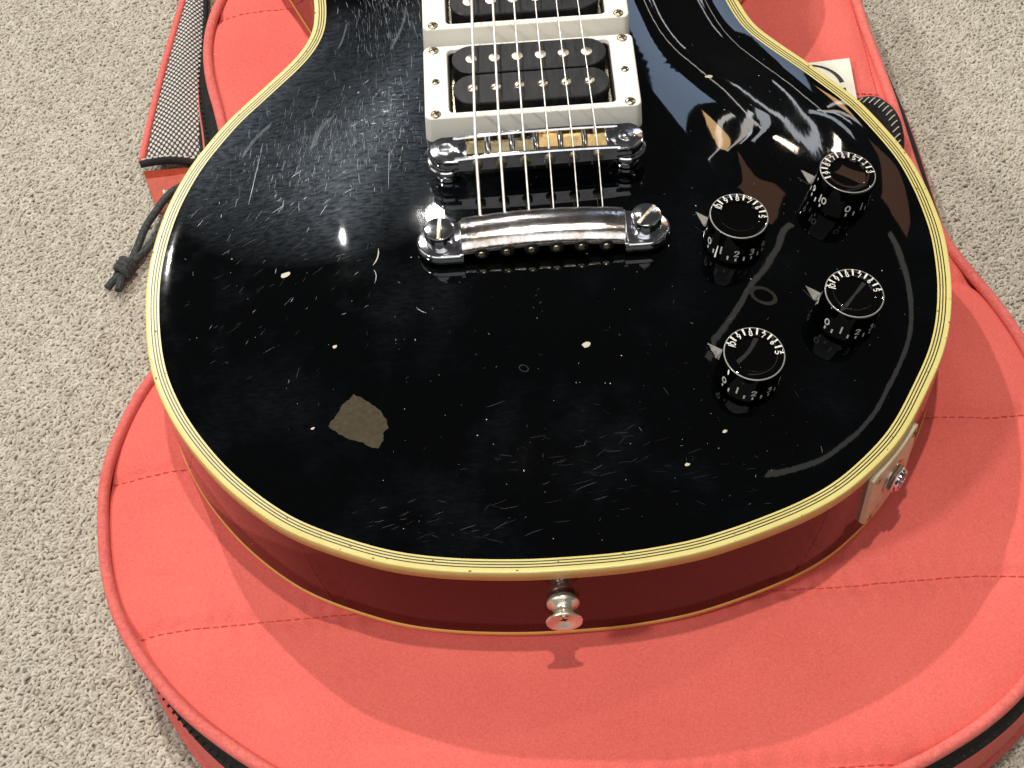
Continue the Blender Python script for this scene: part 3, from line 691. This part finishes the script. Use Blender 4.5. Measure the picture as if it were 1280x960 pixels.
# surface heights on a grid for speed
gxs = np.arange(-160, 161, 2.0); gys = np.arange(0, 340, 2.0); GX, GY = np.meshgrid(gxs, gys)
GH = carve(dist_to(GS, np.stack([GX.ravel(), GY.ravel()], 1)), GY.ravel()).reshape(GX.shape)
def SURFG(p):
    fx_ = np.clip((p[:, 0]+160)/2, 0, len(gxs)-1.001); fy_ = np.clip(p[:, 1]/2, 0, len(gys)-1.001); i = fx_.astype(int); j = fy_.astype(int); a_ = fx_-i; b_ = fy_-j
    return (GH[j, i]*(1-a_)*(1-b_)+GH[j, i+1]*a_*(1-b_)+GH[j+1, i]*(1-a_)*b_+GH[j+1, i+1]*a_*b_)
def okpt(x, y):
    if not (-150 < x < 150 and 6 < y < 335): return False
    if abs(x) < 47 and y > 202: return False
    return np.min((G[::12, 0]-x)**2+(G[::12, 1]-y)**2) > 11**2 and abs(x) < 156
def cluster(cx, cy, sx, sy, n, an, asd, l0, l1, wts=(.6, .35, .05), rot=0):
    k = 0
    while k < n:
        u, v_ = random.gauss(0, sx), random.gauss(0, sy); x = cx+u*math.cos(rot)-v_*math.sin(rot); y = cy+u*math.sin(rot)+v_*math.cos(rot); k += 1
        if not okpt(x, y): continue
        lv = random.choices((0, 1, 2), wts)[0]
        scr(x, y, random.gauss(an, asd), (l0+(l1-l0)*random.random()**2.2)*(1.5 if lv == 0 else 1 if lv == 1 else .35), .045+.14*random.random()**2, lv, random.uniform(-.05, .05))
V90 = PI/2
cluster(-88, 214, 20, 16, 1000, V90-.05, .12, 1.5, 8, (.5, .48, .02))
cluster(-80, 205, 24, 10, 240, V90-.1, .3, 1, 5, (.5, .4, .1))
cluster(-62, 292, 12, 22, 650, V90+.08, .10, 2, 10, (.5, .48, .02))
cluster(-61, 222, 6, 11, 220, .35, .5, 1, 4, (.3, .65, .05))
cluster(-108, 182, 18, 9, 90, .75, .3, 2, 7, (.7, .27, .03))
cluster(-110, 130, 16, 22, 60, .8, .35, 1.5, 5, (.75, .22, .03))
cluster(-80, 180, 40, 26, 90, .9, .8, .5, 3, (.7, .25, .05))
cluster(18, 42, 22, 12, 60, .1, .3, 2, 6, (1, .0, .0))
cluster(-50, 22, 26, 7, 50, .25, .35, 2, 6, (1, .0, .0))
cluster(10, 75, 70, 34, 60, 1.0, 1.5, .4, 2.0, (.7, .28, .02))
cluster(70, 60, 40, 34, 60, .6, 1.2, .5, 3, (.6, .34, .06))
cluster(110, 200, 22, 40, 70, 1.9, .5, .5, 3, (.6, .34, .06))
cluster(0, 120, 90, 70, 150, 1.0, 1.6, .3, 1.2, (.4, .45, .15))
scr(-68, 141, 1.32, 9, .45, 2, .1); scr(-68.5, 131, 1.6, 7, .3, 1, .1); scr(-62.3, 190, 1.55, 26, .18, 1, 0); scr(-121, 200, 1.45, 34, .2, 1, 0); scr(-50, 112, -.7, 5, .22, 1, .1)
for mb_, m_ in zip(sc_n, SCR): mb_.build('surface_scratches', m_, gtr, smooth=True, kind='stuff')
du = MB()
for k in range(170):
    x, y = random.uniform(-150, 150), random.uniform(8, 330)
    if okpt(x, y):
        r_ = random.choice((.08, .1, .12, .15, .24)); z_ = float(SURFG(np.array([[x, y]]))[0]); du.add([(x+r_*math.cos(a_), y+r_*math.sin(a_), z_+.05) for a_ in np.arange(0, 2*PI, PI/3)], [(0, 1, 2, 3, 4, 5)])
du.build('dust_specks', SCR[2], gtr, smooth=False, kind='stuff')

gm = MB()
for k in range(150):
    i = random.randrange(NG); d_ = random.uniform(.3, 5.2); p_ = G[i]-GN[i]*d_; r_ = random.uniform(.12, .4)
    gm.add([(p_[0]+r_*1.8*math.cos(a_)*-GN[i][1]-r_*math.sin(a_)*GN[i][0], p_[1]+r_*1.8*math.cos(a_)*GN[i][0]-r_*math.sin(a_)*GN[i][1], .04) for a_ in np.arange(0, 2*PI-.01, PI/3)], [(0, 1, 2, 3, 4, 5)])
gm.build('binding_grime', mat('brown_grime', (.20, .13, .04), .7), gtr, smooth=False, kind='stuff')
# control knobs
DIG = {0: [[(.3*math.cos(a_)+.3, .5+.5*math.sin(a_)) for a_ in np.linspace(0, 2*PI, 15)]],
       1: [[(.3, -.25), (.3, 1.15)]],
       2: [[(.02, .75), (.1, .95), (.3, 1.0), (.52, .9), (.56, .7), (.4, .45), (.02, .02), (.6, .02)]],
       3: [[(.03, .85), (.2, 1), (.42, .97), (.54, .78), (.42, .57), (.22, .52)], [(.22, .52), (.46, .47), (.58, .25), (.42, .03), (.2, 0), (.02, .16)]],
       4: [[(.44, 0), (.44, 1), (.0, .3), (.62, .3)]],
       5: [[(.55, 1), (.1, 1), (.05, .55), (.3, .62), (.55, .45), (.56, .18), (.3, 0), (.03, .1)]],
       6: [[(.5, .95), (.25, .8), (.06, .45), (.08, .15), (.3, 0), (.54, .15), (.54, .4), (.32, .55), (.08, .38)]],
       7: [[(.02, 1), (.6, 1), (.25, 0)]],
       8: [[(.3+.2*math.sin(a_), .76+.23*math.cos(a_)) for a_ in np.linspace(0, 2*PI, 12)], [(.3+.27*math.sin(a_), .27+.27*math.cos(a_)) for a_ in np.linspace(0, 2*PI, 12)]],
       9: [[(.1, .03), (.35, .2), (.54, .55), (.52, .85), (.3, 1), (.06, .85), (.06, .6), (.28, .45), (.52, .62)]]}
def knob(cx, cy, zero_deg, tipscale=1.0, dish=False):
    nz = surfN(cx, cy); nz = (nz+Vector((0, 0, .6))).normalized(); M_ = frame((cx, cy, surf(cx, cy)+1.3), nz)
    kb = obj('control_knob', *(lambda q_: (q_.V, q_.F))(MB().add(*lathe([(12.1, 0), (12.35, .3), (12.3, 1.2), (11.95, 7), (11.7, 14.0), (11.55, 14.6), (11.2, 14.95), (10.8, 15.05), (8.0, 15.0), (7.5, 14.3), (4, 14.1), (.5, 14.05)], 72), M_)), KNOB, gtr, smooth=32)
    rim = MB().add(*lathe([(11.15, 15.0), (11.35, 15.08), (11.6, 14.85)], 72, cap0=False, cap1=False), M_)
    rim.build('knob_rim', RIMM, kb, smooth=True)
    MB().add(*lathe([(7.75, 15.03), (8.0, 15.1), (8.2, 15.03)], 60, cap0=False, cap1=False), M_).build('dish_edge', KNOB, kb, smooth=True)
    def Rz(z): return 12.3-.045*z+.06
    def mapside(a0): return lambda u, v_: tuple(M_ @ Vector((Rz(v_)*math.cos(a0+u/12.2), Rz(v_)*math.sin(a0+u/12.2), v_)))
    def maptop(a0): return lambda u, v_: tuple(M_ @ Vector(((11.3-v_)*math.cos(a0+u/10.5), (11.3-v_)*math.sin(a0+u/10.5), 15.16)))
    for n in range(0, 11):
        a0 = math.radians(-90+zero_deg+n*30.5); mb = MB(); f = mapside(a0)
        txt = str(n); gap = 2.0
        for q_, ch in enumerate(txt):
            off = (q_-(len(txt)-1)/2)*gap
            sc2 = 3.0
            for stq in DIG[int(ch)]:
                pts = [(off+(x-.3)*3.1, 4.4+y*sc2) for x, y in stq]
                ribbon(mb, pts, .62, 0, f)
        if n != 1: ribbon(mb, [(0, 3.3), (0, 1.7)], .72, 0, f)
        if n < 10: ribbon(mb, [(12.2*math.radians(15.2), 4.1), (12.2*math.radians(15.2), 1.9)], .72, 0, f)
        # the print that shows through the flat top, on the side turned up the neck
        deg = (math.degrees(a0)+3600) % 360
        if deg < 200 or deg > 340:
            g_ = maptop(a0)
            ribbon(mb, [(0, .05), (0, 1.4)], .6, 0, g_)
            for q_, ch in enumerate(txt):
                off = (q_-(len(txt)-1)/2)*1.4
                for stq in DIG[int(ch)]:
                    ribbon(mb, [(-(off+(x-.3)*2.6), 1.4+(1-y)*2.1) for x, y in stq], .40, 0, g_)
            if n < 10: ribbon(mb, [(10.5*math.radians(15.2), .1), (10.5*math.radians(15.2), 3.0)], .75, 0, g_)
        mb.build('dial_number', WHITE, kb, smooth=False)
    # pointer blade sticking out from under the knob
    a_ = math.radians(137); d_ = Vector((math.cos(a_), math.sin(a_), 0)); s_ = Vector((-math.sin(a_), math.cos(a_), 0))
    b_ = Vector((cx, cy, surf(cx, cy)+.4))
    P_ = [b_+d_*10.5-s_*1.0+Vector((0, 0, .6)), b_+d_*13.4-s_*2.3+Vector((0, 0, 2.2)), b_+d_*19.2+Vector((0, 0, 4.6)), b_+d_*13.4+s_*2.3+Vector((0, 0, 2.2)), b_+d_*10.5+s_*1.0+Vector((0, 0, .6))]
    obj('knob_pointer', *loft([[tuple(p) for p in P_], [tuple(p+Vector((.1, -.1, .45))) for p in P_]]), POINT, kb, smooth=False)
    obj('pot_nut', *(lambda q_: (q_.V, q_.F))(MB().add(*lathe([(6.2, 0), (6.2, 1.2), (5, 1.25)], 6), frame((cx, cy, surf(cx, cy)), nz))), NICKEL, kb, smooth=False)
RIMM = mat('grey_knob_rim', (.25, .25, .24), .3, coat=1)  # plain grey for the thin ring round the knob's top edge
knob(76.0, 136.4, -67)
knob(73.4, 74.4, -62)
knob(115.8, 102.0, -54)
knob(123.8, 163.4, 1)

# jack plate on the side
ji = int(np.argmin((G[:, 0]-126.5)**2+(G[:, 1]-46.0)**2)); jn = Vector((GN[ji][0], GN[ji][1], 0)); jt = Vector((-jn.y, jn.x, 0))
MJ = Matrix((jt, Vector((0, 0, 1)), jn)).transposed().to_4x4(); MJ.translation = Vector((G[ji][0], G[ji][1], -23.6))+jn*.5
pv, pf = [], []
gs_ = np.linspace(-16.4, 16.4, 15); pl_ = []
for z_l, ins in ((-1.6, 0), (.55, 0), (.85, .35)):
    pl_.append(rrect(33.2-2*ins, 34.2-2*ins, 2.5, z_l, 6))
nfront = len(pl_[0]); cols = []
def bendz(x): return -x*x/(2*150.0)
for u in gs_:
    h2 = 17.1-(0 if abs(u) < 14.2 else 2.5-math.sqrt(max(0, 2.5**2-(abs(u)-14.0)**2)))
    cols.append([(u, -h2, -1.6+bendz(u)), (u, -h2, .5+bendz(u)), (u, -h2+.35, .85+bendz(u)), (u, h2-.35, .85+bendz(u)), (u, h2, .5+bendz(u)), (u, h2, -1.6+bendz(u))])
jp = obj('jack_plate', *(lambda q_: (q_.V, q_.F))(MB().add(*loft(cols), MJ)), JACKM, gtr, smooth=35)
for sx in (-1, 1):
    for sy in (-1, 1): screw(jp, MJ @ T(sx*13.3, sy*13.3, .75-.6), 2.0, 'plate_screw', SCREWM, .7)
obj('jack_washer', *(lambda q_: (q_.V, q_.F))(MB().add(*lathe([(7.6, .8), (7.6, 1.4), (7.0, 1.6)], 32), MJ)), NICKEL, jp, smooth=35)
obj('jack_nut', *(lambda q_: (q_.V, q_.F))(MB().add(*lathe([(6.3, 1.5), (6.3, 3.2), (5.5, 3.6)], 6), MJ)), CHROME, jp, smooth=False)
obj('jack_barrel', *(lambda q_: (q_.V, q_.F))(MB().add(*lathe([(4.7, 2), (4.7, 4.6), (4.3, 5.0), (3.3, 5.0), (3.1, 2)], 28), MJ)), CHROME, jp, smooth=35)
# strap button
MS = frame((-3.0, .1, -21.5), (0, -1, 0), (1, 0, 0))
SBM = metal('bright_nickel_button', (.80, .76, .66), .26, .2, 900, (.66, .60, .48)); P(SBM).inputs['Metallic'].default_value = .8
sb = obj('strap_button', *(lambda q_: (q_.V, q_.F))(MB().add(*lathe([(5.4, -.3), (5.9, .5), (6.2, 1.4), (6.1, 2.3), (5.2, 3.0), (4.1, 3.8), (3.8, 5.2), (4.1, 6.6), (5.3, 7.9), (6.5, 8.5), (6.85, 9.1), (6.6, 9.6), (5.9, 9.6), (4.6, 8.9), (3.0, 7.9), (2.0, 7.7)], 48), MS)), SBM, gtr, smooth=50)
screw(sb, MS @ T(0, 0, 7.8), 2.1, 'button_screw', NICKEL, .7)
